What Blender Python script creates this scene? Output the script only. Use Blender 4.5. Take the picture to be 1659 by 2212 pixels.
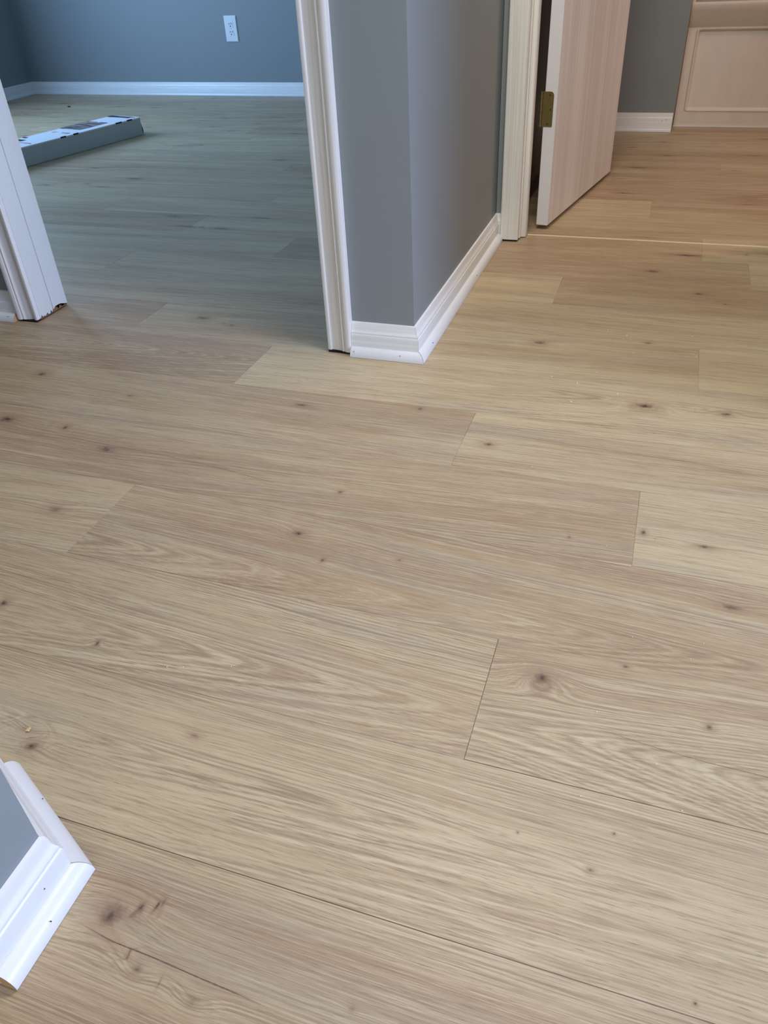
import bpy, bmesh, math, random
import numpy as np
from mathutils import Vector, Matrix

C = bpy.context.scene.collection
for o in list(bpy.data.objects):
    bpy.data.objects.remove(o)
random.seed(7)

# ------------------------------------------------------------------ camera
PITCH, YAW, ROLL, FPX = 0.63473, 0.35356, -0.05681, 1663.10756
CAM_Z = 0.72
fw = Vector((-math.sin(YAW)*math.cos(PITCH), math.cos(YAW)*math.cos(PITCH), -math.sin(PITCH)))
ri = Vector((math.cos(YAW), math.sin(YAW), 0))
up = ri.cross(fw)
R_ = ri*math.cos(ROLL) + up*math.sin(ROLL)
U_ = -ri*math.sin(ROLL) + up*math.cos(ROLL)
cam_d = bpy.data.cameras.new('camera')
cam = bpy.data.objects.new('camera', cam_d); C.objects.link(cam)
mw = Matrix(((R_.x, U_.x, -fw.x, 0), (R_.y, U_.y, -fw.y, 0), (R_.z, U_.z, -fw.z, CAM_Z), (0, 0, 0, 1)))
cam.matrix_world = mw
cam_d.sensor_fit = 'VERTICAL'; cam_d.sensor_height = 36; cam_d.sensor_width = 27
cam_d.lens = FPX/2212*36
cam_d.clip_start = 0.02; cam_d.clip_end = 60
bpy.context.scene.camera = cam

# ------------------------------------------------------------------ world, lights, exposure
w = bpy.data.worlds.new('world'); bpy.context.scene.world = w; w.use_nodes = True
w.node_tree.nodes['Background'].inputs[0].default_value = (0.75, 0.87, 1.0, 1)
w.node_tree.nodes['Background'].inputs[1].default_value = 0.6
vs = bpy.context.scene.view_settings
vs.view_transform = 'Standard'; vs.look = 'None'; vs.gamma = 1; vs.use_curve_mapping = False
vs.exposure = 0.0

def area(name, loc, direction, sx, sy, col, power, spread=180):
    l = bpy.data.lights.new(name, 'AREA'); l.shape = 'RECTANGLE'; l.size = sx; l.size_y = sy
    l.color = col; l.energy = power; l.spread = math.radians(spread)
    o = bpy.data.objects.new(name, l); C.objects.link(o); o.location = loc
    o.rotation_euler = Vector(direction).to_track_quat('-Z', 'Z').to_euler()
    return o
# daylight through the bedroom window (left wall), the living-room window (right), a warm bathroom lamp, and added hall fill
area('bedroom_window_daylight', (-4.17, 3.17, 1.20), (1, 0, 0.0), 1.4, 1.2, (0.35, 0.59, 1.0), 86)
area('side_window_daylight', (2.95, 0.42, 1.10), (-1, 0, 0.0), 0.42, 1.4, (0.50, 0.62, 1.0), 126)
area('back_ambient_fill', (0.2, -2.75, 1.40), (-0.1, 1, -0.05), 2.2, 1.5, (1.0, 1.0, 0.93), 37)  # added general hall ambient, placed at an assumed unseen window
area('bathroom_lamp_glow', (1.25, 3.2, 2.05), (-0.5, 0.1, -1), 0.35, 0.35, (1.0, 0.66, 0.56), 14)
area('hall_fill_light', (-0.24, 1.42, 2.38), (0, 0, -1), 0.45, 0.45, (1.0, 0.92, 0.81), 28)  # unseen source added to lift the light in the middle of the hall

# ------------------------------------------------------------------ helpers
def link(name, bm, mat, parent=None, smooth=False):
    me = bpy.data.meshes.new(name); bmesh.ops.recalc_face_normals(bm, faces=bm.faces[:])
    bm.to_mesh(me); bm.free()
    if mat: me.materials.append(mat)
    if smooth:
        for p in me.polygons: p.use_smooth = True
        if hasattr(me, 'set_sharp_from_angle'): me.set_sharp_from_angle(angle=math.radians(smooth if smooth > 1 else 35))
    o = bpy.data.objects.new(name, me); C.objects.link(o)
    if parent: o.parent = parent
    return o
def structure(o): o['kind'] = 'structure'; return o
def tag(o, label, cat, group=None):
    o['label'] = label; o['category'] = cat
    if group: o['group'] = group
    return o
def box(bm, x0, x1, y0, y1, z0, z1):
    vs_ = [bm.verts.new((x, y, z)) for z in (z0, z1) for y in (y0, y1) for x in (x0, x1)]
    for f in ((0, 2, 3, 1), (4, 5, 7, 6), (0, 1, 5, 4), (2, 6, 7, 3), (0, 4, 6, 2), (1, 3, 7, 5)):
        bm.faces.new([vs_[i] for i in f])
    return vs_
def boxes(name, lst, mat, parent=None, bev=0):
    bm = bmesh.new()
    for b in lst: box(bm, *b)
    if bev: bmesh.ops.bevel(bm, geom=bm.edges[:], offset=bev, segments=2, affect='EDGES', profile=0.6)
    return link(name, bm, mat, parent, smooth=bool(bev))
def prism(name, pts, z0, z1, mat, parent=None):
    bm = bmesh.new()
    a = [bm.verts.new((x, y, z0)) for x, y in pts]; b = [bm.verts.new((x, y, z1)) for x, y in pts]
    n = len(pts); bm.faces.new(a); bm.faces.new(b[::-1])
    for i in range(n): bm.faces.new((a[i], a[(i+1) % n], b[(i+1) % n], b[i]))
    return link(name, bm, mat, parent)
def run(name, A, B, out, prof, mat, parent=None, ma=0, mb=0, z=0, steps=1, jit=0):
    """moulding along the floor from A to B; out = horizontal unit vector away from the wall;
    prof = (distance from wall, height); ma/mb lengthen the ends by m*distance (mitres)."""
    A = Vector(A); B = Vector(B); d = (B-A).normalized(); o_ = Vector(out)
    bm = bmesh.new(); rings = []
    for s in range(steps+1):
        t = s/steps; ring = []
        for (q, h) in prof:
            p = A.lerp(B, t) + o_*q - d*(ma*q*(1-t)) + d*(mb*q*t)
            ring.append(bm.verts.new((p.x, p.y, z+h)))
        rings.append(ring)
    n = len(prof)
    for a, b in zip(rings, rings[1:]):
        for i in range(n): bm.faces.new((a[i], a[(i+1) % n], b[(i+1) % n], b[i]))
    bm.faces.new(rings[0]); bm.faces.new(rings[-1][::-1])
    return link(name, bm, mat, parent, smooth=40)
def upright(name, A, across, out, prof, z0, z1, mat, parent=None, jit=0.0, seed=0):
    """vertical moulding; prof = (distance across, thickness); ragged foot when jit > 0"""
    rnd = random.Random(seed); A = Vector(A); a_ = Vector(across); o_ = Vector(out)
    bm = bmesh.new()
    pts = []
    n0 = len(prof)
    for i in range(n0):
        p, q = prof[i], prof[(i+1) % n0]
        k = max(1, int(math.dist(p, q)/0.003)) if jit else 1
        for j in range(k): pts.append((p[0]+(q[0]-p[0])*j/k, p[1]+(q[1]-p[1])*j/k))
    lo, hi = [], []
    for (s, t) in pts:
        p = A + a_*s + o_*t
        lo.append(bm.verts.new((p.x, p.y, z0 + (rnd.random()**2)*jit))); hi.append(bm.verts.new((p.x, p.y, z1)))
    n = len(pts)
    for i in range(n): bm.faces.new((lo[i], lo[(i+1) % n], hi[(i+1) % n], hi[i]))
    bm.faces.new(lo[::-1]); bm.faces.new(hi)
    return link(name, bm, mat, parent, smooth=40)

# ------------------------------------------------------------------ node helpers / materials
def S(r, g, b):
    f = lambda c: ((c/255+0.055)/1.055)**2.4 if c > 10 else c/255/12.92
    return (f(r), f(g), f(b), 1)
class NT:
    def __init__(s, name):
        s.m = bpy.data.materials.new(name); s.m.use_nodes = True; s.t = s.m.node_tree
        s.b = s.t.nodes['Principled BSDF']
    def n(s, typ, ins=None, **kw):
        nd = s.t.nodes.new(typ)
        for k, v in kw.items(): setattr(nd, k, v)
        for k, v in (ins or {}).items(): s.put(nd.inputs[k], v)
        return nd
    def put(s, sock, v):
        if isinstance(v, bpy.types.NodeSocket): s.t.links.new(v, sock)
        else: sock.default_value = v
    def math(s, op, a, b=0.0, c=0.0, clamp=False):
        nd = s.t.nodes.new('ShaderNodeMath'); nd.operation = op; nd.use_clamp = clamp
        s.put(nd.inputs[0], a); s.put(nd.inputs[1], b); s.put(nd.inputs[2], c); return nd.outputs[0]
    def mix(s, f, a, b, mode='MIX'):
        nd = s.t.nodes.new('ShaderNodeMix'); nd.data_type = 'RGBA'; nd.blend_type = mode
        s.put(nd.inputs[0], f); s.put(nd.inputs[6], a); s.put(nd.inputs[7], b); return nd.outputs[2]
    def ramp(s, v, a, b, o0=0.0, o1=1.0, smooth=True):
        nd = s.t.nodes.new('ShaderNodeMapRange'); nd.interpolation_type = 'SMOOTHSTEP' if smooth else 'LINEAR'
        s.put(nd.inputs[0], v); nd.inputs[1].default_value = a; nd.inputs[2].default_value = b
        nd.inputs[3].default_value = o0; nd.inputs[4].default_value = o1; return nd.outputs[0]
    def noise(s, vec, scale=1, detail=2, rough=0.5):
        nd = s.n('ShaderNodeTexNoise', {'Vector': vec, 'Scale': scale, 'Detail': detail, 'Roughness': rough}); return nd.outputs[0]
    def comb(s, x, y, z):
        nd = s.n('ShaderNodeCombineXYZ', {0: x, 1: y, 2: z}); return nd.outputs[0]
    def set(s, **kw):
        for k, v in kw.items(): s.put(s.b.inputs[k.replace('_', ' ')], v)
    def bump(s, h, strength, dist):
        nd = s.n('ShaderNodeBump', {'Height': h, 'Strength': strength, 'Distance': dist}); s.put(s.b.inputs['Normal'], nd.outputs[0])

def plain(name, col, rough=0.5, metal=0.0, spec=0.5, var=0.04, scale=40, bump=0.0):
    m = NT(name); tc = m.n('ShaderNodeTexCoord').outputs['Object']
    f = m.noise(tc, scale, 3)
    dark = tuple(c*(1-var*2) for c in col[:3])+(1,)
    m.set(Base_Color=m.mix(f, col, dark), Roughness=rough, Metallic=metal, Specular_IOR_Level=spec)
    if bump: m.bump(m.noise(tc, scale*8, 2), bump, 0.001)
    return m.m
def painted_wood(name, col, streak, rough=0.4, var=0.08, direction='Z', fine=260, spec=0.5):
    m = NT(name); tc = m.n('ShaderNodeTexCoord').outputs['Object']
    sc = {'Z': (1, 1, 0.012), 'X': (0.012, 1, 1), 'Y': (1, 0.012, 1)}[direction]
    mp = m.n('ShaderNodeMapping', {'Vector': tc, 'Scale': sc}).outputs[0]
    a = m.noise(mp, fine, 3, 0.6); b = m.noise(mp, fine*0.12, 2)
    f = m.math('ADD', m.math('MULTIPLY', a, 0.6), m.math('MULTIPLY', b, 0.4))
    f = m.ramp(f, 0.35, 0.68)
    m.set(Base_Color=m.mix(f, streak, col), Roughness=rough, Specular_IOR_Level=spec)
    m.bump(a, 0.35*var*10, 0.0006)
    return m.m

M_wall = plain('grey_wall_paint', S(138, 145, 146), 0.5, spec=0.35, var=0.02, scale=3, bump=0.12)
M_white = plain('white_trim_paint', S(224, 225, 225), 0.32, var=0.015, scale=20)
M_base = painted_wood('brushed_trim_paint_level', S(236, 236, 233), S(222, 223, 218), 0.35, 0.03, 'X', 200)
M_basey = painted_wood('brushed_trim_paint_deep', S(234, 234, 232), S(224, 224, 221), 0.35, 0.03, 'Y', 200)
M_casing = painted_wood('brushed_casing_paint', S(240, 238, 233), S(218, 215, 208), 0.42, 0.07, 'Z', 300)
M_jamb = plain('jamb_paint', S(226, 228, 225), 0.4, var=0.03, scale=8)
M_door = painted_wood('streaked_door_paint', S(250, 247, 247), S(226, 219, 216), 0.36, 0.05, 'Z', 110)
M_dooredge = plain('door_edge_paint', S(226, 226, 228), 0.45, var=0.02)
M_ceil = plain('ceiling_paint', S(225, 224, 220), 0.8, var=0.01)
M_raw = plain('raw_fibre_board', S(150, 112, 76), 0.9, var=0.2, scale=400)
M_rawpine = plain('raw_pine_end', S(196, 158, 112), 0.85, var=0.12, scale=500)
M_gap_shade = plain('dark_gap_shade', S(24, 18, 14), 0.95)  # near-black blocks that paint in the shade under the undercut trim
M_brass = plain('tarnished_brass', S(138, 126, 82), 0.42, metal=0.8, var=0.15, scale=120)
M_brassd = plain('dark_brass_screw', S(70, 60, 34), 0.45, metal=0.8)
M_black = plain('black_speck', S(16, 15, 16), 0.7)
M_outlet = plain('white_outlet_plastic', S(226, 230, 232), 0.3, var=0.01)
M_slot = plain('outlet_slot_dark', S(20, 22, 26), 0.6)
M_caulk = plain('aged_caulk', S(176, 150, 104), 0.6, var=0.12, scale=90)
M_strip = plain('cream_transition_strip', S(222, 204, 170), 0.4, var=0.03)
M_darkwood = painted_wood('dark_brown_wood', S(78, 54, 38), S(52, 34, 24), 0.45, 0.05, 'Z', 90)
M_crumb = plain('pale_crumb', S(240, 236, 226), 0.8)
M_chip = plain('pine_chip', S(218, 186, 132), 0.8, var=0.1, scale=300)

# glossy fibreglass tub with faint water marks
m = NT('cream_tub_acrylic'); tc = m.n('ShaderNodeTexCoord').outputs['Object']
mp = m.n('ShaderNodeMapping', {'Vector': tc, 'Scale': (1, 1, 0.35)}).outputs[0]
f = m.noise(mp, 14, 4, 0.6)
m.set(Base_Color=m.mix(f, S(228, 218, 206), S(210, 200, 188)), Roughness=m.ramp(f, 0.3, 0.7, 0.10, 0.24), Specular_IOR_Level=0.7)
m.bump(m.noise(mp, 20, 3), 0.25, 0.002)
M_tub = m.m

# cardboard carton, coated white outside
M_carton = plain('white_carton_shaded', S(196, 204, 200), 0.55, var=0.03, scale=15)  # side white greyed for the shade on the face away from the window
M_cartontop = plain('glossy_carton_top_lit', S(236, 238, 240), 0.3, var=0.02, scale=15)  # same carton white, lightened for the window light falling on top
m = NT('printed_oak_photo'); tc = m.n('ShaderNodeTexCoord').outputs['Object']
f = m.noise(m.n('ShaderNodeMapping', {'Vector': tc, 'Scale': (30, 6, 1)}).outputs[0], 1.5, 4, 0.7)
m.set(Base_Color=m.mix(m.ramp(f, 0.35, 0.65), S(34, 46, 42), S(176, 152, 146)), Roughness=0.35)
M_print = m.m
M_ink = plain('black_print', S(30, 32, 38), 0.5)
M_red = plain('faded_red_print', S(196, 150, 150), 0.5)
M_orange = plain('orange_print', S(200, 150, 96), 0.5)
M_inside = plain('carton_inside', S(60, 54, 48), 0.9)

# ------------------------------------------------------------------ oak laminate
m = NT('oak_laminate')
at_ = lambda n: m.n('ShaderNodeAttribute', attribute_name=n)
A1 = m.n('ShaderNodeSeparateXYZ', {0: at_('grain').outputs['Vector']})     # u, phi, seed
A2 = m.n('ShaderNodeSeparateXYZ', {0: at_('tone').outputs['Vector']})      # tone, seam, warp strength
A3 = m.n('ShaderNodeSeparateXYZ', {0: at_('knot').outputs['Vector']})
A4 = m.n('ShaderNodeSeparateXYZ', {0: at_('crack').outputs['Vector']})
u, phi, seed = A1.outputs; tone, seam, fig = A2.outputs
tcO = m.n('ShaderNodeTexCoord').outputs['Object']
pos = m.n('ShaderNodeSeparateXYZ', {0: tcO})
M_ = m.math
yy = pos.outputs[1]
def fib(us, ps, det, off=0.0, ro=0.6):      # streaks that follow the length of the board
    return m.noise(m.comb(M_('MULTIPLY', u, us), M_('MULTIPLY', M_('ADD', yy, M_('MULTIPLY', phi, 0.35)), ps), M_('ADD', seed, off)), 1, det, ro)
jag = fib(16, 420, 2, 51)
ph = M_('ADD', phi, M_('MULTIPLY', M_('SUBTRACT', jag, 0.5), 0.0034))
def gr(us, ps, det, ro=0.55, off=0.0):      # figure that follows the growth rings
    return m.noise(m.comb(M_('MULTIPLY', u, us), M_('MULTIPLY', ph, ps), M_('ADD', seed, off)), 1, det, ro)
bands = gr(1.1, 58, 2)
lines = gr(2.6, 270, 2, 0.6, 11)
warp = gr(1.5, 40, 2, 0.5, 61)
ringw = M_('SINE', M_('MULTIPLY', M_('ADD', M_('MULTIPLY', ph, 235), M_('MULTIPLY', warp, 5.0)), 6.2832))
fine = fib(15, 640, 2, 23)
pores = fib(46, 1300, 1, 31)
dense = m.ramp(m.noise(m.comb(M_('MULTIPLY', u, 1.9), M_('MULTIPLY', ph, 26), M_('ADD', seed, 41.0)), 1, 1), 0.36, 0.60)
blot = m.noise(m.comb(M_('MULTIPLY', u, 1.5), M_('MULTIPLY', ph, 17), seed), 1, 2)
lm = m.ramp(lines, 0.32, 0.68)
pale = m.ramp(lines, 0.57, 0.67)
# base tone of the plank
t0 = M_('ADD', tone, M_('MULTIPLY', M_('SUBTRACT', blot, 0.5), 1.8))
t0 = M_('ADD', t0, M_('MULTIPLY', M_('SUBTRACT', bands, 0.5), 0.6), clamp=True)
base = m.mix(t0, S(195, 177, 141), S(162, 135, 103))
grey = m.ramp(m.noise(m.comb(M_('MULTIPLY', u, 2.0), M_('MULTIPLY', ph, 24), M_('ADD', seed, 5.0)), 1, 2), 0.52, 0.72)
base = m.mix(M_('MULTIPLY', grey, 0.40), base, S(162, 151, 133))
c = m.mix(M_('MULTIPLY', m.ramp(lines, 0.50, 0.36), M_('ADD', 0.14, M_('MULTIPLY', dense, 0.22))), base, S(136, 111, 88))
c = m.mix(M_('MULTIPLY', m.ramp(ringw, -0.1, -0.95), M_('MULTIPLY', dense, 0.42)), c, S(132, 110, 88))
c = m.mix(M_('MULTIPLY', m.ramp(ringw, 0.55, 0.98), M_('ADD', M_('MULTIPLY', dense, 0.18), M_('MULTIPLY', fig, 0.22))), c, S(208, 193, 162))
c = m.mix(M_('MULTIPLY', pale, M_('ADD', 0.14, M_('MULTIPLY', fig, 0.50))), c, S(206, 192, 160))
c = m.mix(M_('MULTIPLY', m.ramp(fine, 0.49, 0.34), 0.42), c, S(134, 112, 90))
c = m.mix(M_('MULTIPLY', m.ramp(fine, 0.53, 0.66), 0.34), c, S(205, 191, 160))
c = m.mix(M_('MULTIPLY', m.ramp(pores, 0.37, 0.25), 0.5), c, S(100, 81, 63))
# knots
kx, ky, ks = A3.outputs
nz = m.n('ShaderNodeTexNoise', {'Vector': tcO, 'Scale': 130.0, 'Detail': 3.0}).outputs[0]
q = M_('SQRT', M_('ADD', M_('MULTIPLY', kx, kx), M_('MULTIPLY', ky, ky)))
q = M_('ADD', q, M_('MULTIPLY', M_('SUBTRACT', nz, 0.5), 1.3))
ksx = M_('MULTIPLY', ks, 1.0, clamp=True)
halo = M_('MULTIPLY', m.ramp(q, 3.2, 0.7), M_('MULTIPLY', ksx, 0.55))
core = M_('MULTIPLY', m.ramp(q, 1.25, 0.35), ksx)
pit = M_('MULTIPLY', m.ramp(q, 0.5, 0.1), M_('MULTIPLY', ksx, 0.9))
c = m.mix(halo, c, S(146, 116, 92))
c = m.mix(M_('MULTIPLY', core, 0.85), c, S(112, 88, 72))
c = m.mix(pit, c, S(62, 48, 42))
# long hairline splits
cx, cy, cs = A4.outputs
cw = M_('ADD', M_('ABSOLUTE', cx), M_('MULTIPLY', M_('SUBTRACT', m.noise(tcO, 260, 2), 0.45), 0.9))
crk = M_('MULTIPLY', m.ramp(cw, 1.0, 0.35), cs, clamp=True)
c = m.mix(M_('MULTIPLY', crk, 0.9), c, S(66, 50, 42))
c = m.mix(M_('MULTIPLY', m.ramp(M_('ABSOLUTE', cx), 14.0, 1.0), M_('MULTIPLY', cs, 0.25)), c, S(150, 120, 96))
# seams
c = m.mix(M_('MULTIPLY', seam, 0.8, clamp=True), c, S(104, 88, 76))
m.set(Base_Color=c, Roughness=m.ramp(fine, 0.3, 0.7, 0.50, 0.40), Specular_IOR_Level=0.45)
h = M_('ADD', M_('MULTIPLY', lm, 0.3), M_('ADD', M_('MULTIPLY', fine, 0.5), M_('MULTIPLY', m.ramp(pores, 0.24, 0.36), 0.4)))
m.bump(h, 0.22, 0.0006)
M_floor = m.m

# ---- floor mesh: every plank with its own grain field stored on the vertices
Y0, PIT = 0.50759, 0.18886
def vnoise(x, y, seed):
    xi = np.floor(x).astype(np.int64); yi = np.floor(y).astype(np.int64); fx = x-xi; fy = y-yi
    fx = fx*fx*fx*(fx*(fx*6-15)+10); fy = fy*fy*fy*(fy*(fy*6-15)+10)
    def hsh(a, b):
        n = (a*374761393 + b*668265263 + int(seed)*974634777) & 0x7fffffff
        n = ((n ^ (n >> 13))*1274126177) & 0x7fffffff
        return ((n ^ (n >> 16)) & 0xffff)/65535.0
    a = hsh(xi, yi); b = hsh(xi+1, yi); c_ = hsh(xi, yi+1); d = hsh(xi+1, yi+1)
    return (a*(1-fx)+b*fx)*(1-fy) + (c_*(1-fx)+d*fx)*fy - 0.5
LEN = 1.293
joint = {-8: .2, -7: -.5, -6: .4, -5: -.1, -4: .55, -3: 0.2, -2: .40, -1: .54, 0: -.1108, 1: -.773, 2: .040, 3: -.27, 4: -.7835, 5: .1257, 6: -.60, 7: -.2102, 8: -1.048,
         9: .131, 10: -.60, 11: -.024, 12: -.75, 13: -1.466, 14: .1926, 15: -.9, 16: -1.9, 17: -.7, 18: -1.83, 19: -1.2, 20: -.5, 21: -2.3, 22: -2.8}
# knots: x, y, radius x, radius y, strength, grain bump
KN = [(.0304, 1.361, .016, .0085, 1., .026), (.1733, 1.363, .009, .006, .9, .008), (-.4482, .8316, .009, .0065, .95, .010), (-.3882, .7817, .003, .004, .8, .003),
      (-.2803, .8111, .003, .003, .6, .002), (-.0481, .6448, .011, .009, .95, -.030), (.0464, .6918, .004, .003, .7, .003), (.1412, .6256, .004, .004, .8, .004),
      (.1695, .8338, .012, .006, .7, .008), (-.7888, .5757, .006, .006, .9, .008), (-.6119, .5454, .003, .005, .8, .004), (-.606, .4035, .007, .005, .12, .020),
      (-.5879, .385, .008, .006, .8, -.012), (-1.0246, 1.5672, .018, .009, .8, .009), (-.9316, 1.5406, .006, .004, .6, .003), (.0096, 2.104, .022, .010, .8, .007),
      (.1242, 1.9628, .014, .009, .8, .006), (.1821, 1.9079, .005, .004, .8, .003), (.0214, 1.647, .008, .008, .6, .004), (-.2037, 1.6007, .016, .009, .7, .005),
      (-.3767, 1.2517, .005, .006, .8, .004), (-.6079, 1.2113, .016, .006, .7, .004), (-.2228, 1.1558, .009, .007, .7, .006), (.0512, .9675, .004, .006, .8, .004),
      (.1365, .9544, .012, .005, .6, .004), (-.3869, .2482, .014, .012, .75, -.022), (-.3363, .213, .0055, .0055, .5, .008), (-.2756, .2048, .007, .006, .25, .010),
      (-.4132, .4508, .006, .004, .5, .006), (.0337, .4205, .004, .002, .7, .003), (-.8924, .9716, .022, .012, .6, .009), (-1.1582, 1.0207, .018, .012, .9, -.014),
      (-.863, .7868, .014, .010, .45, .008), (-1.2224, 1.2076, .012, .010, .8, .004), (-.4255, .9512, .005, .004, .7, .003), (-.143, .2406, .003, .003, .4, .002),
      (-.052, .9283, .003, .004, .6, .002), (-1.02, 1.02, .006, .007, .8, .003), (-.345, .272, .002, .005, .8, .002), (-.363, .262, .002, .006, .8, .002),
      (.129, .3298, .0015, .0015, 1., 0), (-.0394, .4392, .0013, .0013, 1., 0), (.0521, .4652, .0013, .0013, 1., 0), (-.97, 1.165, .010, .004, .5, .003)]
rk = random.Random(21)
for k in range(170):      # the far rooms
    x = rk.uniform(-4.1, 1.4); y = rk.uniform(2.15, 4.85)
    KN.append((x, y, rk.uniform(.015, .048), rk.uniform(.004, .010), rk.uniform(.5, 1.0), rk.choice((-1, 1))*rk.uniform(.003, .008)))
CR = [([(-.4146, .233), (-.3721, .2275), (-.3287, .2265), (-.2839, .2240), (-.2474, .2225), (-.2117, .2205)], .0009, 1.0),
      ([(.02, .5895), (.0781, .582), (.1354, .5772), (.1988, .5755), (.26, .573)], .0007, .8),
      ([(-1.04, .993), (-.9, .986), (-.8603, .983), (-.7697, .9782), (-.6608, .9669), (-.5366, .9474)], .0009, .7),
      ([(-.2063, 1.1976), (-.0861, 1.1899), (.0464, 1.1844), (.1206, 1.1809), (.232, 1.1629)], .0009, .65),
      ([(.0151, 1.779), (.0956, 1.7691), (.1593, 1.7827)], .0016, .5),
      ([(-.6696, .7994), (-.6046, .8019), (-.5353, .8083)], .0008, .6), ([(-.4106, .4054), (-.33, .4004)], .0011, .45),
      ([(-.36, .835), (-.28, .822), (-.2, .822)], .0006, .5), ([(-.78, 1.44), (-.7, 1.433), (-.6, 1.43)], .0012, .3)]
# visible planks: (row, index of joint to its left) -> tone, cathedral centre, arch pull, flatness, line contrast
FIG = {(0, 0): (.55, .34, -.16, .030, .8), (0, -1): (.46, .34, .16, .030, .65), (-1, -1): (.40, .52, .07, .020, .62), (-2, -1): (.50, .20, -.02, .10, .3),
       (1, 0): (.68, .22, .14, .025, .6), (1, -1): (.22, .8, -.05, .08, .4), (2, 0): (.12, .2, .02, .10, .35), (2, -1): (.70, .6, -.08, .04, .45),
       (3, 0): (.22, .8, -.03, .06, .4), (3, -1): (.66, .5, .06, .04, .35), (4, 0): (.24, .6, .10, .025, .6), (4, -1): (.80, .62, .12, .02, .55),
       (5, 0): (.10, .5, .05, .05, .3), (5, -1): (.42, .5, -.05, .05, .3), (5, -2): (.85, .5, .05, .05, .3), (7, 0): (.92, .5, .05, .05, .3), (7, -1): (.15, .5, .05, .05, .3),
       (6, 0): (.50, .4, .08, .03, .3), (8, 0): (.92, .4, -.05, .04, .3), (8, -1): (.2, .4, -.05, .04, .3), (9, 5): (.3, .4, -.05, .04, .3), (9, 4): (.8, .4, -.05, .04, .3), (9, 3): (.35, .4, -.05, .04, .3), (9, 2): (.8, .4, -.05, .04, .3)}
V_, F_, G_, T_, K_, Q_ = [], [], [], [], [], []
nv = 0
def fields(X, Y, row, idx, x0, tn, vc, pull, w_, fig_, sd, seam):
    y0 = Y0+row*PIT
    yc = y0+vc*PIT
    dv = Y-yc
    cath = fig_ >= .5
    p = (.85 if cath else .12)*np.sqrt(dv*dv+w_*w_*.25) + pull*(X-x0)*0.5
    strength = np.clip(1-np.abs(w_-.03)*8, 0.25, 1)
    p = p + .022*vnoise(X*1.5+sd, Y*4.0, sd) + (.002+.007*fig_)*vnoise(X*4+sd, Y*14, sd+1) + (.0005+.0018*fig_)*vnoise(X*14, Y*50, sd+2) + (.22 if cath else 1.0)*dv
    KV = np.zeros(X.shape+(3,)); best = np.full(X.shape, 1e9)
    for (kx_, ky_, rx, ry, st, A) in KN:
        if not (y0-.03 < ky_ < y0+PIT+.03) or kx_ < X.min()-.3 or kx_ > X.max()+.3: continue
        inside = (y0 <= ky_ < y0+PIT)
        if not inside: continue
        dx = (X-kx_); dy = (Y-ky_)
        p = p + A*np.exp(-((dx/(rx*3.2))**2+(dy/(ry*2.4))**2))
        qx = dx/rx; qy = dy/ry; qq = np.sqrt(qx*qx+qy*qy); mk = qq < best
        best = np.where(mk, qq, best); s_ = st*np.clip((6-qq)/2, 0, 1)
        for i, val in enumerate((qx, qy, s_)): KV[..., i] = np.where(mk, val, KV[..., i])
    CV = np.zeros(X.shape+(3,)); CV[..., 0] = 50
    for pts, wd, st in CR:
        xs = np.array([a for a, b in pts]); ys = np.array([b for a, b in pts])
        if not (y0 <= ys.mean() < y0+PIT): continue
        s = (Y-np.interp(X, xs, ys))
        e = np.clip(np.minimum(X-xs[0], xs[-1]-X)/.04, 0, 1)*np.clip((.03-np.abs(s))/.01, 0, 1)
        mk = e > 0
        CV[..., 0] = np.where(mk, s/wd, CV[..., 0]); CV[..., 2] = np.where(mk, e*st, CV[..., 2])
    G = np.stack([X, p, np.full(X.shape, sd*1.37)], -1)
    T = np.stack([np.full(X.shape, tn), np.full(X.shape, seam), np.full(X.shape, fig_)], -1)
    return G, T, KV, CV
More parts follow.
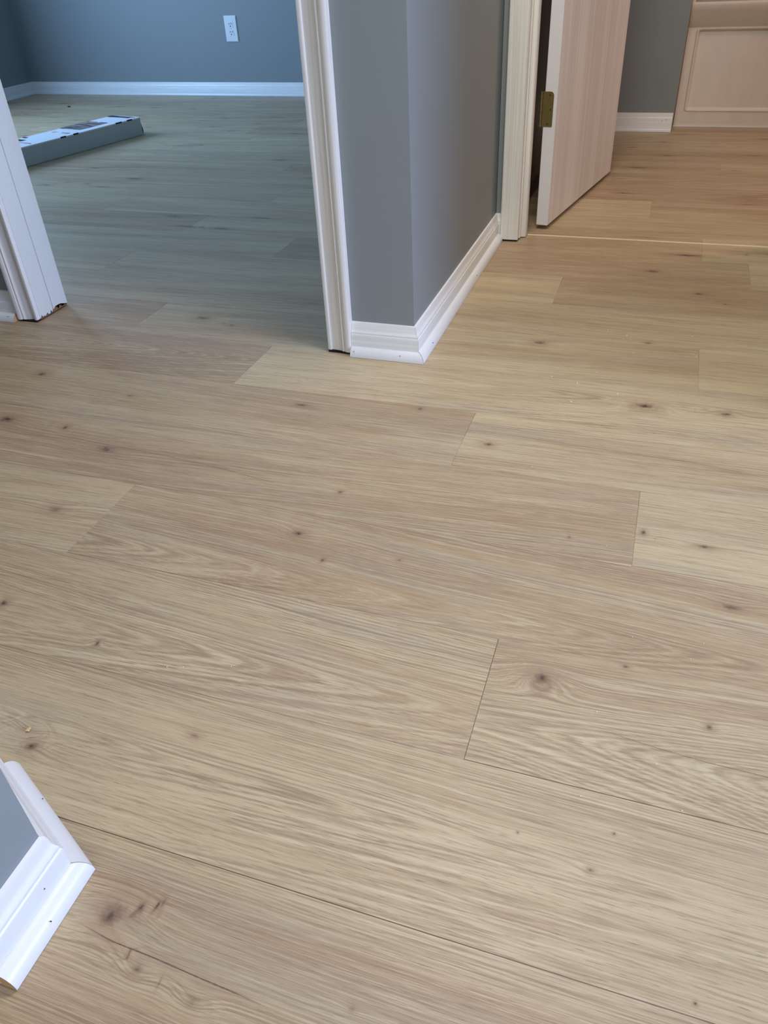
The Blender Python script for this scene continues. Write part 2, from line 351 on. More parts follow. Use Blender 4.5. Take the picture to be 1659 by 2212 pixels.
def add_plank(row, idx, xa, xb, x0):
    global nv
    y0 = Y0+row*PIT; y1 = y0+PIT
    rr = random.Random(row*97+idx*13+5)
    tn, vc, pull, w_, fig_ = FIG.get((row, idx), (rr.uniform(.15, .85), rr.uniform(.2, .8), rr.choice((-1, 1))*rr.uniform(.02, .12), rr.uniform(.02, .06), rr.uniform(.2, .6)))
    sd = (row*31+idx*7) % 97 + 1
    g = .0005
    near = y0 < 1.5 and xb > -1.6 and xa < .7
    mid = y0 < 2.6
    cu, cv = ((.008, .004) if near else (.02, .0095) if mid else (.04, .0189))
    sdep = {-2: .55, -1: .95, 0: .6}.get(row, .10)
    xs = np.linspace(xa+g, xb-g, max(2, int((xb-xa)/cu)+1)); ys = np.linspace(y0+g, y1-g, int(PIT/cv)+1)
    X, Y = np.meshgrid(xs, ys)
    G, T, K, Q = fields(X, Y, row, idx, x0, tn, vc, pull, w_, fig_, sd, 0.0)
    ny, nx = X.shape
    V_.append(np.stack([X, Y, np.zeros_like(X)], -1).reshape(-1, 3))
    for L, A in ((G_, G), (T_, T), (K_, K), (Q_, Q)): L.append(A.reshape(-1, 3))
    i = np.arange(ny*nx).reshape(ny, nx)+nv
    F_.append(np.stack([i[:-1, :-1], i[:-1, 1:], i[1:, 1:], i[1:, :-1]], -1).reshape(-1, 4))
    n1 = ny*nx
    # eased edges
    ring = [(xa+g, y0+g, xa, y0), (xb-g, y0+g, xb, y0), (xb-g, y1-g, xb, y1), (xa+g, y1-g, xa, y1)]
    vv = [(a, b, 0) for a, b, _, _ in ring] + [(c_, d, -.0009) for _, _, c_, d in ring]
    X2 = np.array([[v[0] for v in vv]]); Y2 = np.array([[v[1] for v in vv]])
    G, T, K, Q = fields(X2, Y2, row, idx, x0, tn, vc, pull, w_, fig_, sd, sdep)
    T[..., 1] = sdep
    for side in (1, 3): pass
    K[...] = 0; Q[..., 2] = 0
    V_.append(np.array(vv, float))
    for L, A in ((G_, G), (T_, T), (K_, K), (Q_, Q)): L.append(A.reshape(-1, 3))
    b = nv+n1
    F_.append(np.array([[b+k, b+(k+1) % 4, b+4+(k+1) % 4, b+4+k][::-1] for k in range(4)]))
    nv += n1+8
XA, XB = -4.35, 3.1
for row in range(-18, 24):
    j = joint.get(row, random.Random(row+500).uniform(-.6, .6))
    if row == 9:
        js = [XA, -4.046, -2.753, -1.460, -.500, .131, 1.424, 2.717, XB]
        for k in range(8): add_plank(row, k, js[k], js[k+1], js[k])
        continue
    k0 = math.floor((XA-j)/LEN)
    for k in range(k0, int((XB-j)/LEN)+1):
        a = j+k*LEN; b = a+LEN
        if b < XA or a > XB: continue
        add_plank(row, k, max(a, XA), min(b, XB), a)
Vn = np.concatenate(V_); Fn = np.concatenate(F_)
me = bpy.data.meshes.new('floor')
me.vertices.add(len(Vn)); me.vertices.foreach_set('co', Vn.ravel())
me.loops.add(Fn.size); me.loops.foreach_set('vertex_index', Fn.ravel().astype(np.int32))
me.polygons.add(len(Fn)); me.polygons.foreach_set('loop_start', np.arange(0, Fn.size, 4, dtype=np.int32))
me.polygons.foreach_set('loop_total', np.full(len(Fn), 4, dtype=np.int32))
me.update(calc_edges=True)
for nm, L in (('grain', G_), ('tone', T_), ('knot', K_), ('crack', Q_)):
    a = me.attributes.new(nm, 'FLOAT_VECTOR', 'POINT'); a.data.foreach_set('vector', np.concatenate(L).astype(np.float32).ravel())
me.validate()
me.materials.append(M_floor)
floor = bpy.data.objects.new('floor', me); C.objects.link(floor); structure(floor)
FY0, FY1 = Y0-18*PIT, Y0+24*PIT

# ------------------------------------------------------------------ walls and ceiling
H = 2.44
structure(boxes('ceiling', [(-4.35, 3.1, -2.9, 5.05, H, H+.1)], M_ceil))
# bedroom
def wall_with_hole(name, fixed, axis, a0, a1, h0, h1, z0, z1):
    """fixed = (lo, hi) in the thin direction; hole from h0..h1 along the wall"""
    L = [(a0, h0, 0, H), (h1, a1, 0, H), (h0, h1, 0, z0), (h0, h1, z1, H)]
    bl = [((fixed[0], fixed[1], p, q, r, s) if axis == 'y' else (p, q, fixed[0], fixed[1], r, s)) for p, q, r, s in L]
    return structure(boxes(name, bl, M_wall))
prism_ = lambda *a: structure(prism(*a))
wall_with_hole('wall_bedroom_left', (-4.35, -4.21), 'y', 1.58, 5.05, 2.45, 3.9, .55, 1.85)
prism_('wall_bedroom_far', [(-4.21, 4.925), (-.565, 4.775), (-.565, 5.05), (-4.21, 5.05)], 0, H, M_wall)
structure(boxes('wall_bedroom_right', [(-.565, -.52, 1.6, 4.78, 0, H)], M_wall))
structure(boxes('wall_hall_left', [(-4.21, -1.441, 1.465, 1.58, 0, H)], M_wall))
structure(boxes('wall_over_bedroom_door', [(-1.441, -.632, 1.465, 1.567, 2.06, H)], M_wall))
structure(boxes('wall_center', [(-.632, -.45, 1.465, 1.60, 0, H), (-.519, -.45, 1.60, 2.42, 0, H)], M_wall))
structure(boxes('wall_bathroom_front', [(-.449, -.391, 2.308, 2.42, 0, H), (-.391, .37, 2.308, 2.42, 2.06, H), (.37, 3.1, 2.308, 2.42, 0, H)], M_wall))
structure(boxes('wall_hall_right', [(.50, .60, 1.31, 2.3078, 0, H)], M_wall))
structure(boxes('wall_bathroom_left', [(-.519, -.505, 2.421, 3.92, 0, H)], M_wall))
structure(boxes('wall_bathroom_far', [(-.519, -.001, 3.925, 4.05, 0, H)], M_wall))
structure(boxes('wall_alcove_side', [(-.05, -.001, 4.0501, 4.8199, 0, H)], M_wall))
structure(boxes('wall_bathroom_alcove', [(-.001, 3.1, 4.82, 5.05, 0, H)], M_wall))
structure(boxes('wall_bathroom_right', [(1.62, 1.7, 2.421, 4.81, 0, H)], M_wall))
# near the camera on the left: short wall with a splayed return
CX, CY = -.455, .2645; dF = Vector((-.8905, .455)); nF = Vector((.455, .8905))
prism_('wall_near_left', [(CX, .166), (CX, CY), (CX+dF.x*1.25, CY+dF.y*1.25), (CX+dF.x*1.25-nF.x*.1, CY+dF.y*1.25-nF.y*.1), (CX-.115, .24), (CX-.115, .166)], 0, H, M_wall)
structure(boxes('wall_left', [(-2.3, -2.2, -2.8, 1.46, 0, H)], M_wall))
wall_with_hole('wall_right', (2.98, 3.1), 'y', -2.9, 2.3, .18, .66, .4, 2.2)
wall_with_hole('wall_back', (-2.9, -2.78), 'x', -2.2, 2.98, -.6, 1.6, .7, 2.2)
def window(name, fixed, axis, h0, h1, z0, z1):
    r = bpy.data.objects.new(name, None); C.objects.link(r); structure(r)
    t = .045
    def bb(p, q, a, b): return (fixed[0], fixed[1], p, q, a, b) if axis == 'y' else (p, q, fixed[0], fixed[1], a, b)
    boxes('window_frame', [bb(h0, h0+t, z0, z1), bb(h1-t, h1, z0, z1), bb(h0+t, h1-t, z0, z0+t), bb(h0+t, h1-t, z1-t, z1)], M_white, r)
    mz = (z0+z1)/2
    boxes('sash_bar', [bb(h0+t, h1-t, mz-.02, mz+.02)], M_white, r)
window('window_1', (-4.32, -4.27), 'y', 2.45, 3.9, .55, 1.85)
window('window_2', (3.03, 3.08), 'y', .18, .66, .4, 2.2)
window('window_3', (-2.88, -2.83), 'x', -.6, 1.6, .7, 2.2)  # unseen, assumed for the hall ambient

# ------------------------------------------------------------------ mouldings
P_BASE = [(0, 0.001), (.0115, 0.001), (.0120, .0455), (.0114, .0470), (.0100, .0482), (.0103, .0500), (.0098, .0520), (.0074, .0550), (.0058, .0600), (.0052, .0670), (.0038, .0715), (0, .0725)]
def quarter(w_, h_, off=.0118, n=8):
    return [(off, .0006)] + [(off+w_*math.cos(a), .0006+h_*math.sin(a)) for a in [i*math.pi/2/n for i in range(n+1)]]
P_SHOE = quarter(.0155, .019)
def baseboard(name, A, B, out, mat, ma=0, mb=0, shoe=True, sA=None, sB=None, sma=None, smb=None):
    b = structure(run(name, A, B, out, P_BASE, mat, None, ma, mb))
    if shoe:
        s = run('shoe_molding', sA or A, sB or B, out, P_SHOE, M_white, b, ma if sma is None else sma, mb if smb is None else smb)
        return b, s
    return b, None
def nail(parent, p, r=.0011, mat=None):
    bm = bmesh.new(); bmesh.ops.create_icosphere(bm, subdivisions=1, radius=r, matrix=Matrix.Translation(p))
    return link('nail_hole', bm, mat or M_black, parent)
# central wall corner
bF, sF = baseboard('baseboard_center_front', (-.5885, 1.4648), (-.4502, 1.4648), (0, -1), M_base, 0, 1)
bS, sS = baseboard('baseboard_center_side', (-.4498, 1.4652), (-.4498, 2.3075), (1, 0), M_basey, 1, -1, sA=(-.4498, 1.4662), sB=(-.4498, 2.3075))
for x in (-.580, -.475): nail(sF, (x, 1.4395, .0135))
nail(sS, (-.4245, 1.52, .0135)); nail(sS, (-.4245, 1.95, .0135))
baseboard('baseboard_hall_end', (-.4498, 2.3078), (-.4335, 2.3078), (0, -1), M_base, -1, 0, shoe=False)
# left of the bedroom doorway
bL, sL = baseboard('baseboard_hall_left', (-2.2, 1.4648), (-1.487, 1.4648), (0, -1), M_base, 0, 0)
link('shoe_end_grain', (lambda bm: (bm.faces.new([bm.verts.new((-1.4866, 1.4648-q, h)) for q, h in P_SHOE]), bm)[1])(bmesh.new()), M_rawpine, sL)
for dx in (.012, .017): nail(sL, (-1.487-dx, 1.4400, .0145), .0009)
# bedroom
baseboard('baseboard_bedroom_far', (-4.21, 4.925), (-.566, 4.775), (-.0411, -.9992), M_base, -1, -1)
baseboard('baseboard_bedroom_left', (-4.21, 1.59), (-4.21, 4.925), (1, 0), M_basey, 0, -1)
# bathroom
bB, sB = baseboard('baseboard_bathroom_far', (-.504, 3.9248), (-.003, 3.9248), (0, -1), M_base, -1, 0)
for x, z in ((-.028, .046), (-.046, .043)): nail(bB, (x, 3.9125, z), .0016)
baseboard('baseboard_bathroom_left', (-.505, 2.43), (-.505, 3.92), (1, 0), M_basey, 0, -1)
# near-left corner
tb = math.tan(math.acos(.455)/2)
bN, sN = baseboard('baseboard_near_side', (CX+.0002, .167), (CX+.0002, CY), (1, 0), M_white, 0, tb)
nail(bN, (CX+.0122, .2385, .0330), .0008); nail(sN, (CX+.0255, .2215, .0135), .0008)
E1 = (CX+dF.x*.155, CY+dF.y*.155); E2 = (CX+dF.x*1.2, CY+dF.y*1.2)
bR, sR = baseboard('baseboard_near_return', (CX, CY+.0002), E2, tuple(nF), M_white, tb, 0, sA=(CX+dF.x*.0009, CY+dF.y*.0009+.0002), sB=E1, smb=0)
nail(sR, (CX+dF.x*.085+nF.x*.0245, CY+dF.y*.085+nF.y*.0245, .015), .0007)
link('shoe_end_grain', (lambda bm: (bm.faces.new([bm.verts.new((CX+.0002+q, .1668, h)) for q, h in P_SHOE]), bm)[1])(bmesh.new()), M_rawpine, sN)

# casings: profile across the face, opening side first
P_CAS = [(0, 0), (0, .0085), (.0015, .0105), (.0065, .0115), (.0085, .0105), (.0100, .0085), (.0125, .0082), (.0220, .0090), (.0310, .0105), (.0350, .0118), (.0365, .0142),
         (.0385, .0145), (.0400, .0122), (.0420, .0150), (.0480, .0172), (.0540, .0168), (.0570, .0150), (.0575, 0)]
def head_casing(name, xa, xb, y, z, par):
    run(name, (xa, y), (xb, y), (0, -1), [(t, s) for s, t in P_CAS][::-1], M_casing, par, 0, 0, z=z)
# bedroom doorway
JX0, JX1 = -1.4255, -.6478
d2 = bpy.data.objects.new('door_2', None); C.objects.link(d2); d2.location = (JX0, 1.465, 0); structure(d2)
def par(o, p):
    o.parent = p; o.matrix_parent_inverse = Matrix.Translation(-Vector(p.location)); return o
par(upright('casing_right', (JX1+.0015, 1.4648), (1, 0), (0, -1), P_CAS, .0055, 2.09, M_casing), d2)
par(upright('casing_left', (JX0-.0015, 1.4648), (-1, 0), (0, -1), P_CAS, .0050, 2.09, M_casing, jit=.0015, seed=4), d2)
ho = bpy.data.objects
# jambs, the left one in two boards with a ragged foot
par(upright('jamb', (JX0, 1.4645), (-1, 0), (0, 1), [(0, 0), (0, .050), (.0015, .051), (.0150, .051), (.0150, 0)], .0045, 2.045, M_jamb, jit=.010, seed=11), d2)
par(upright('jamb', (JX0+.0012, 1.5157), (-1, 0), (0, 1), [(0, 0), (0, .054), (.0162, .054), (.0162, 0)], .0055, 2.045, M_jamb, jit=.011, seed=5), d2)
par(boxes('raw_foot', [(JX0-.014, JX0-.0012, 1.4665, 1.567, .0025, .0200)], M_raw), d2)
par(boxes('foot_gap_shade', [(JX0-.055, JX0-.003, 1.4520, 1.5640, .0001, .0042)], M_gap_shade), d2)  # dark block in place of the shade below the left foot
par(boxes('jamb', [(JX1, JX1+.015, 1.4645, 1.5670, .006, 2.045)], M_jamb), d2)
par(boxes('foot_gap_shade', [(JX1+.003, JX1+.055, 1.4530, 1.5640, .0001, .0050)], M_gap_shade), d2)
par(boxes('head_jamb', [(JX0, JX1, 1.4645, 1.5670, 2.0455, 2.060)], M_jamb), d2)
hc = run('head_casing', (JX0-.059, 1.4648), (JX1+.059, 1.4648), (0, -1), [(t, s) for s, t in P_CAS], M_casing, None, z=2.0905); par(hc, d2)

# bathroom doorway
BX0, BX1 = -.3760, .355
d1 = bpy.data.objects.new('door_1', None); C.objects.link(d1); d1.location = (-.357, 2.418, 0); structure(d1)
P_CAS2 = [(0, 0), (0, .0150), (.0040, .0185), (.0120, .0215), (.0200, .0238), (.0300, .0240), (.0400, .0240), (.0500, .0240), (.0515, .0225), (.0520, 0)]
par(upright('casing_left', (BX0-.003, 2.3078), (-1, 0), (0, -1), [(0, 0), (0, .0225), (.0015, .0240), (.0290, .0243), (.0505, .0240), (.0520, .0225), (.0520, 0)], .0055, 2.09, M_casing), d1)
par(upright('casing_right', (BX1+.003, 2.3078), (1, 0), (0, -1), [(0, 0), (0, .0225), (.0015, .0240), (.0505, .0240), (.0520, 0)], .0055, 2.09, M_casing), d1)
par(boxes('casing_gap_shade', [(BX0-.052, BX0-.006, 2.288, 2.41, .0001, .0050)], M_gap_shade), d1)
par(boxes('jamb', [(BX0-.015, BX0, 2.3079, 2.4205, .004, 2.045)], M_casing), d1)
par(boxes('jamb', [(BX1, BX1+.015, 2.3079, 2.4205, .004, 2.045)], M_casing), d1)
par(boxes('head_jamb', [(BX0-.015, BX1+.015, 2.3079, 2.4205, 2.0455, 2.060)], M_casing), d1)
par(upright('door_stop_strip', (BX0, 2.3250), (1, 0), (0, 1), [(0, 0), (.0110, .0004), (.0125, .0020), (.0135, .0060), (.0130, .0300), (.0120, .0320), (0, .0325)], .003, 2.045, M_casing), d1)
par(boxes('head_casing', [(BX0-.056, BX1+.056, 2.284, 2.3077, 2.0905, 2.145)], M_casing), d1)
# the door leaf, swung into the bathroom
fd = Vector((.1739, .9848)).normalized(); nd_ = Vector((-fd.y, fd.x))
F0 = Vector((-.3126, 2.4127)); TH = .0350; WD = .705
F1_ = F0+fd*WD; B0 = F0+nd_*TH; B1_ = F1_+nd_*TH
bm = bmesh.new()
zz = (.0125, 2.035)
q_ = [F0, F1_, B1_, B0]
lo = [bm.verts.new((p.x, p.y, zz[0])) for p in q_]; hi = [bm.verts.new((p.x, p.y, zz[1])) for p in q_]
for i in range(4): bm.faces.new((lo[i], lo[(i+1) % 4], hi[(i+1) % 4], hi[i]))
bm.faces.new(lo[::-1]); bm.faces.new(hi)
bmesh.ops.bevel(bm, geom=bm.edges[:], offset=.0012, segments=2, affect='EDGES')
leaf = link('door_leaf', bm, M_door, None, smooth=40); par(leaf, d1)
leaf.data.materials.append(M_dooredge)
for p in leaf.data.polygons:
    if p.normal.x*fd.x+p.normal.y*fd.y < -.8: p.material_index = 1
def slab(name, o2, du, dn, z0, z1, u0, n0, mat, bev=0):
    """box in the door's own frame: u along the face, n through the thickness"""
    bm = bmesh.new(); vv = []
    for z in (z0, z1):
        for a, b in ((u0, n0), (u0+du, n0), (u0+du, n0+dn), (u0, n0+dn)):
            p = o2+fd*a+nd_*b; vv.append(bm.verts.new((p.x, p.y, z)))
    for f in ((0, 3, 2, 1), (4, 5, 6, 7), (0, 1, 5, 4), (1, 2, 6, 5), (2, 3, 7, 6), (3, 0, 4, 7)): bm.faces.new([vv[i] for i in f])
    if bev: bmesh.ops.bevel(bm, geom=bm.edges[:], offset=bev, segments=2, affect='EDGES')
    return link(name, bm, mat, None, smooth=40)
def hinge(zb, zt):
    # leaf plate let into the door edge, rounded on the far corners
    bm = bmesh.new(); pts = []
    n0, n1 = .0090, TH+.0060; r = .010
    for cx_, cz_, a0 in ((n0+r, zt-r, 90), (n0+r, zb+r*.35, 180)):
        rr_ = r if a0 == 90 else r*.35
        for k in range(6):
            a = math.radians(a0+k*18); pts.append((cx_-(r-rr_)+rr_*math.cos(a) if a0 == 180 else cx_+rr_*math.cos(a), cz_+rr_*math.sin(a)))
    pts += [(n1, zb), (n1, zt)]
    lo, hi = [], []
    for n_, z_ in pts:
        p = F0+nd_*n_-fd*.0008; lo.append(bm.verts.new((p.x, p.y, z_))); p = p+fd*.0025; hi.append(bm.verts.new((p.x, p.y, z_)))
    k = len(pts); bm.faces.new(lo); bm.faces.new(hi[::-1])
    for i in range(k): bm.faces.new((lo[i], lo[(i+1) % k], hi[(i+1) % k], hi[i]))
    h_ = link('hinge', bm, M_brass, None); par(h_, d1)
    p = F0+nd_*(TH+.0085)-fd*.001
    for i in range(5):
        bm = bmesh.new(); L_ = (zt-zb)/5
        bmesh.ops.create_cone(bm, cap_ends=True, segments=16, radius1=.0042, radius2=.0042, depth=L_-.0006, matrix=Matrix.Translation((p.x, p.y, zb+L_*(i+.5))))
        kn_ = link('knuckle', bm, M_brass, h_, smooth=40); kn_.matrix_parent_inverse = Matrix.Identity(4)
    for n_, f_ in ((.020, .90), (.016, .50), (.023, .09)):
        bm = bmesh.new(); pp = F0+nd_*n_-fd*.0010
        bmesh.ops.create_cone(bm, cap_ends=True, segments=12, radius1=.0024, radius2=.0018, depth=.0010,
                              matrix=Matrix.Translation((pp.x, pp.y, zb+(zt-zb)*f_)) @ Matrix.Rotation(math.radians(90), 4, 'X'))
        link('screw', bm, M_brassd, h_)
hinge(.283, .372); hinge(1.60, 1.69)
# knob on the free side
bm = bmesh.new()
for s_ in (-1, 1):
    p = F0+fd*(WD-.06)+nd_*(TH/2+s_*(TH/2+.030))
    bmesh.ops.create_uvsphere(bm, u_segments=20, v_segments=12, radius=.027, matrix=Matrix.Translation((p.x, p.y, .93)))
    p = F0+fd*(WD-.06)+nd_*(TH/2+s_*(TH/2+.006))
    bmesh.ops.create_cone(bm, cap_ends=True, segments=20, radius1=.03, radius2=.03, depth=.012,
                          matrix=Matrix.Translation((p.x, p.y, .93)) @ Matrix.Rotation(math.atan2(nd_.y, nd_.x), 4, 'Z') @ Matrix.Rotation(math.radians(90), 4, 'Y'))
par(link('knob', bm, M_brass, None, smooth=40), d1)
# cream strip where the two floors meet
structure(run('trim_1', (BX0+.015, 2.3555), (BX1, 2.3535), (0, -1), [(-.0025, 0.0001), (-.0020, .0022), (0, .0030), (.0020, .0022), (.0025, 0.0001)], M_strip))

# ------------------------------------------------------------------ bathtub
tub = bpy.data.objects.new('bathtub', None); C.objects.link(tub); tub.location = (.76, 4.03, 0)
tag(tub, 'cream acrylic alcove bathtub with a recessed apron panel, beside the grey bathroom wall', 'bathtub')
X0, X1, YF, YB, ZT = .003, 1.60, 4.030, 4.800, .470
bm = bmesh.new()
# front apron as nested rectangles: outer edge, panel lip (raised bead), recessed panel
def rect(xa, xb, za, zb, y, r=.012, n=4):
    vs_ = []
    for cx_, cz_, a0 in ((xb-r, zb-r, 0), (xa+r, zb-r, 90), (xa+r, za+r, 180), (xb-r, za+r, 270)):
        for k in range(n+1):
            a = math.radians(a0+90*k/n); vs_.append(bm.verts.new((cx_+r*math.cos(a), y, cz_+r*math.sin(a))))
    return vs_
PX0, PX1, PZ0, PZ1 = .043, 1.56, .066, .372
rings = [rect(X0, X1, .002, ZT-.10, YF, .001), rect(PX0-.006, PX1+.006, PZ0-.006, PZ1+.004, YF, .012), rect(PX0-.002, PX1+.002, PZ0-.002, PZ1+.001, YF-.0035, .011),
         rect(PX0+.003, PX1-.003, PZ0+.003, PZ1-.003, YF-.0015, .010), rect(PX0+.010, PX1-.010, PZ0+.010, PZ1-.008, YF+.010, .008)]
# lift the outer ring's top to the fold of the apron
for v in rings[0]:
    if v.co.z > .2: v.co.z = .378
for a, b in zip(rings, rings[1:]):
    n = len(a)
    for i in range(n): bm.faces.new((a[i], a[(i+1) % n], b[(i+1) % n], b[i]))
bm.faces.new(rings[-1])
par(link('apron', bm, M_tub, None, smooth=30), tub)
# upper apron rolling outwards into the rim, then the basin
prof = [(YF, .378), (YF-.006, .386), (YF-.018, .410), (YF-.034, .440), (YF-.042, .458), (YF-.042, .464), (YF-.036, .4700), (YF+.03, .4720), (YF+.085, .4700), (YF+.105, .462), (YF+.125, .40), (YF+.16, .16), (YF+.20, .11),
        (YB-.20, .11), (YB-.14, .16), (YB-.10, .40), (YB-.08, .462), (YB-.06, .470), (YB, .470), (YB, .43), (YF+.02, .378)]
bm = bmesh.new(); rr_ = []
xsn = [(X0, 0), (X0+.045, 0), (X0+.12, 1), (X1-.12, 1), (X1-.045, 0), (X1, 0)]
for x, dip in xsn:
    rr_.append([bm.verts.new((x, y, z if dip or z > .37 and i < 9 or i > 15 else .470)) for i, (y, z) in enumerate(prof)])
for a, b in zip(rr_, rr_[1:]):
    n = len(prof)
    for i in range(n): bm.faces.new((a[i], a[(i+1) % n], b[(i+1) % n], b[i]))
bm.faces.new(rr_[0]); bm.faces.new(rr_[-1][::-1])
par(link('rim', bm, M_tub, None, smooth=40), tub)
par(boxes('wall_flange', [(.0005, .016, 4.012, 4.05, .436, 1.5)], M_tub, bev=.003), tub)
par(boxes('flange_joint', [(.0004, .012, 4.0115, 4.016, .4290, .4355)], M_black), tub)
par(run('caulk_bead', (-.0010, 3.9275), (-.0010, 4.02), (1, 0), [(0, .002), (.0016, .002), (.0030, .60), (0, .60)], M_caulk, None), tub)
par(boxes('floor_caulk', [(.002, 1.6, 4.024, 4.031, .0002, .0035)], M_white), tub)

# ------------------------------------------------------------------ shallow dark cabinet made up and added to darken the gap behind the door
cb = bpy.data.objects.new('filler', None); C.objects.link(cb); cb.location = (-.455, 2.9, 0)
tag(cb, 'dark brown wooden cabinet added as a guess to darken the gap behind the open bathroom door', 'filler')
par(boxes('filler_body', [(-.492, -.425, 2.56, 3.24, .07, .96), (-.492, -.440, 2.58, 3.22, .0005, .0698)], M_darkwood), cb)
par(boxes('filler_top', [(-.492, -.418, 2.55, 3.25, .9602, .985)], M_darkwood, bev=.002), cb)
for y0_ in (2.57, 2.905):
    dr = boxes('filler_door', [(-.4248, -.412, y0_, y0_+.325, .09, .94)], M_darkwood, bev=.002); par(dr, cb)

# ------------------------------------------------------------------ outlet
ol = bpy.data.objects.new('wall_outlet', None); C.objects.link(ol)
oy = 4.8590; ol.location = (-2.590, oy, .355)
ol.rotation_euler = (0, 0, -.0411)
tag(ol, 'white double power outlet on the blue-lit bedroom far wall', 'outlet')
bm = bmesh.new(); box(bm, -.0415, .0415, -.0070, 0.000, -.0665, .0665)
bmesh.ops.bevel(bm, geom=[e for e in bm.edges if all(v.co.y < -.005 for v in e.verts)], offset=.003, segments=2, affect='EDGES')
pl = link('cover_plate', bm, M_outlet, ol, smooth=40)
for zc in (.0205, -.0205):
    bm = bmesh.new(); box(bm, -.0165, .0165, -.0085, -.0068, zc-.0145, zc+.0145)
    rc = link('receptacle', bm, M_outlet, ol)
    for sx in (-.0066, .0066):
        bm = bmesh.new(); box(bm, sx-.0016, sx+.0016, -.0090, -.0084, zc+.0005, zc+.0100); link('slot', bm, M_slot, rc)
    bm = bmesh.new(); bmesh.ops.create_cone(bm, cap_ends=True, segments=14, radius1=.0032, radius2=.0032, depth=.0008, matrix=Matrix.Translation((0, -.0088, zc-.0078)) @ Matrix.Rotation(math.radians(90), 4, 'X'))
    link('ground_hole', bm, M_slot, rc)
bm = bmesh.new(); bmesh.ops.create_cone(bm, cap_ends=True, segments=12, radius1=.0022, radius2=.0022, depth=.0014, matrix=Matrix.Translation((0, -.0072, 0)) @ Matrix.Rotation(math.radians(90), 4, 'X'))
link('screw', bm, M_brass, ol)

# ------------------------------------------------------------------ flooring carton on the bedroom floor
ct = bpy.data.objects.new('cardboard_box', None); C.objects.link(ct)
ang = math.atan2(-.700, -.1425)
ct.location = (-2.531, 3.660, .0005); ct.rotation_euler = (0, 0, ang)
tag(ct, 'long flat white carton with printed top lying on the bedroom floor', 'box')
# local x runs along the box (towards the camera), local -y is away from the camera side
LB, WB, HB = 1.30, .190, .080
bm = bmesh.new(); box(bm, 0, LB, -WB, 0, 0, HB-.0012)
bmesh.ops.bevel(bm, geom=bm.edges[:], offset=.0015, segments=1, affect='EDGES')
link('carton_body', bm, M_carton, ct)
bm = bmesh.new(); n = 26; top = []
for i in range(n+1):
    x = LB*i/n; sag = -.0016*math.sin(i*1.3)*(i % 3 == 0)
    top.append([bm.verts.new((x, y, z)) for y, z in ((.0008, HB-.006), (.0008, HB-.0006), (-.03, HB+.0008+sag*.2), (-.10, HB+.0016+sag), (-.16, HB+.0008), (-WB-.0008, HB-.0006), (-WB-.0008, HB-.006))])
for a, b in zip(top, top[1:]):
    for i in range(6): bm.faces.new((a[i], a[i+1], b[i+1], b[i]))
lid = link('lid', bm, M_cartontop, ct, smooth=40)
def decal(name, x0, x1, y0, y1, mat, z=HB+.0020):
    bm = bmesh.new(); k = 4; g = [[bm.verts.new((x0+(x1-x0)*i/k, y0+(y1-y0)*j/3, z)) for j in range(4)] for i in range(k+1)]
    for i in range(k):
        for j in range(3): bm.faces.new((g[i][j], g[i+1][j], g[i+1][j+1], g[i][j+1]))
    return link(name, bm, mat, lid)
decal('printed_photo', .17, .35, -.186, -.045, M_print)
decal('printed_band', .012, .045, -.184, -.035, M_ink)
decal('printed_band', .02, .028, -.12, -.01, M_red, HB+.0023)
decal('printed_text', .605, .635, -.175, -.110, M_ink)
decal('printed_text', .560, .575, -.180, -.150, M_ink)
decal('printed_line', .650, .660, -.186, -.020, M_red)
decal('printed_line', .37, .62, -.1885, -.184, M_orange)
decal('printed_line', .42, .44, -.14, -.03, M_red)
for x0, x1 in ((.055, .090), (.125, .165), (.40, .43), (.475, .505)):
    bm = bmesh.new(); box(bm, x0, x1, -.0020, .0017, HB-.0050, HB+.0012); link('lid_tab', bm, M_ink, lid)
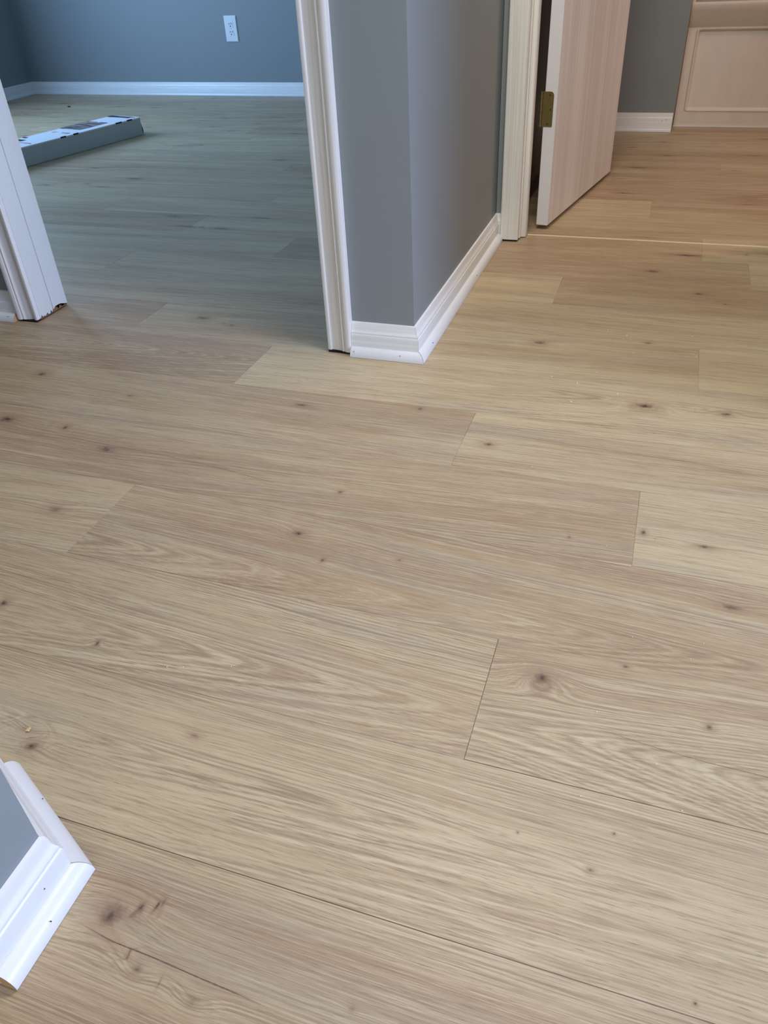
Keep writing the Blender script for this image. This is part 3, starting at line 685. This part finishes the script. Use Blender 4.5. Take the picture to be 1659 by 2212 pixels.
# torn end flap
bm = bmesh.new()
vv = [bm.verts.new(p) for p in ((-.0006, -.002, .052), (-.012, -.006, .020), (-.016, -.012, .006), (-.0006, -.004, .004), (-.0006, -.030, .004), (-.0006, -.030, .052))]
bm.faces.new((vv[0], vv[1], vv[2], vv[3])); bm.faces.new((vv[0], vv[5], vv[4], vv[2], vv[1]))
link('end_flap', bm, M_inside, ct)

# ------------------------------------------------------------------ bits left on the floor
def crumb(name, x, y, s, mat, flat=.5, stretch=1.0):
    bm = bmesh.new(); bmesh.ops.create_icosphere(bm, subdivisions=1, radius=s)
    rr = random.Random(int(x*1e4)+int(y*1e4))
    for v in bm.verts:
        v.co *= rr.uniform(.7, 1.2); v.co.z *= flat; v.co.x *= stretch
    mz = min(v.co.z for v in bm.verts)
    o = link(name, bm, mat); o.location = (x, y, -mz+.0001); o.rotation_euler = (0, 0, rr.uniform(0, 3)); return o
tag(crumb('wood_chip', -.606, .4025, .0026, M_chip, .6, 1.5), 'tiny blond wood chip on the floor near the bottom left white corner', 'wood chip')
tag(crumb('dark_scrap', -3.55, 4.42, .010, M_black, .4, 1.6), 'small dark scrap on the bedroom floor near the far left corner', 'scrap')
for x, y in [(-0.7889, 0.8924), (-0.8383, 0.848), (-0.4214, 0.5581), (-0.5001, 0.5348), (-0.4801, 0.5405), (-0.3867, 0.6913), (-0.3352, 0.7152), (0.0505, 0.7437), (0.1353, 0.7569), (0.1204, 0.7254), (0.0154, 0.4978), (0.1147, 0.5099), (0.0879, 0.5595), (0.02, 0.6125), (-0.1361, 1.1023), (0.0022, 0.9204), (-0.0702, 1.4806), (-0.1013, 1.4251), (-0.0214, 1.3979), (-0.154, 1.442), (-0.005, 1.5896), (-0.0152, 1.6548), (-0.0245, 1.6753), (0.1112, 1.7), (-0.0317, 1.6536), (0.1205, 1.5994), (-0.1001, 1.7601), (-0.0674, 1.6996), (-0.1046, 1.3454), (-0.1026, 1.344)]:
    tag(crumb('plaster_crumb', x, y, .0008 if y < 1.3 else .0013, M_crumb, .7), 'white pin-head crumb of plaster dust on the hall floor', 'crumb', 'white crumbs on the hall floor')
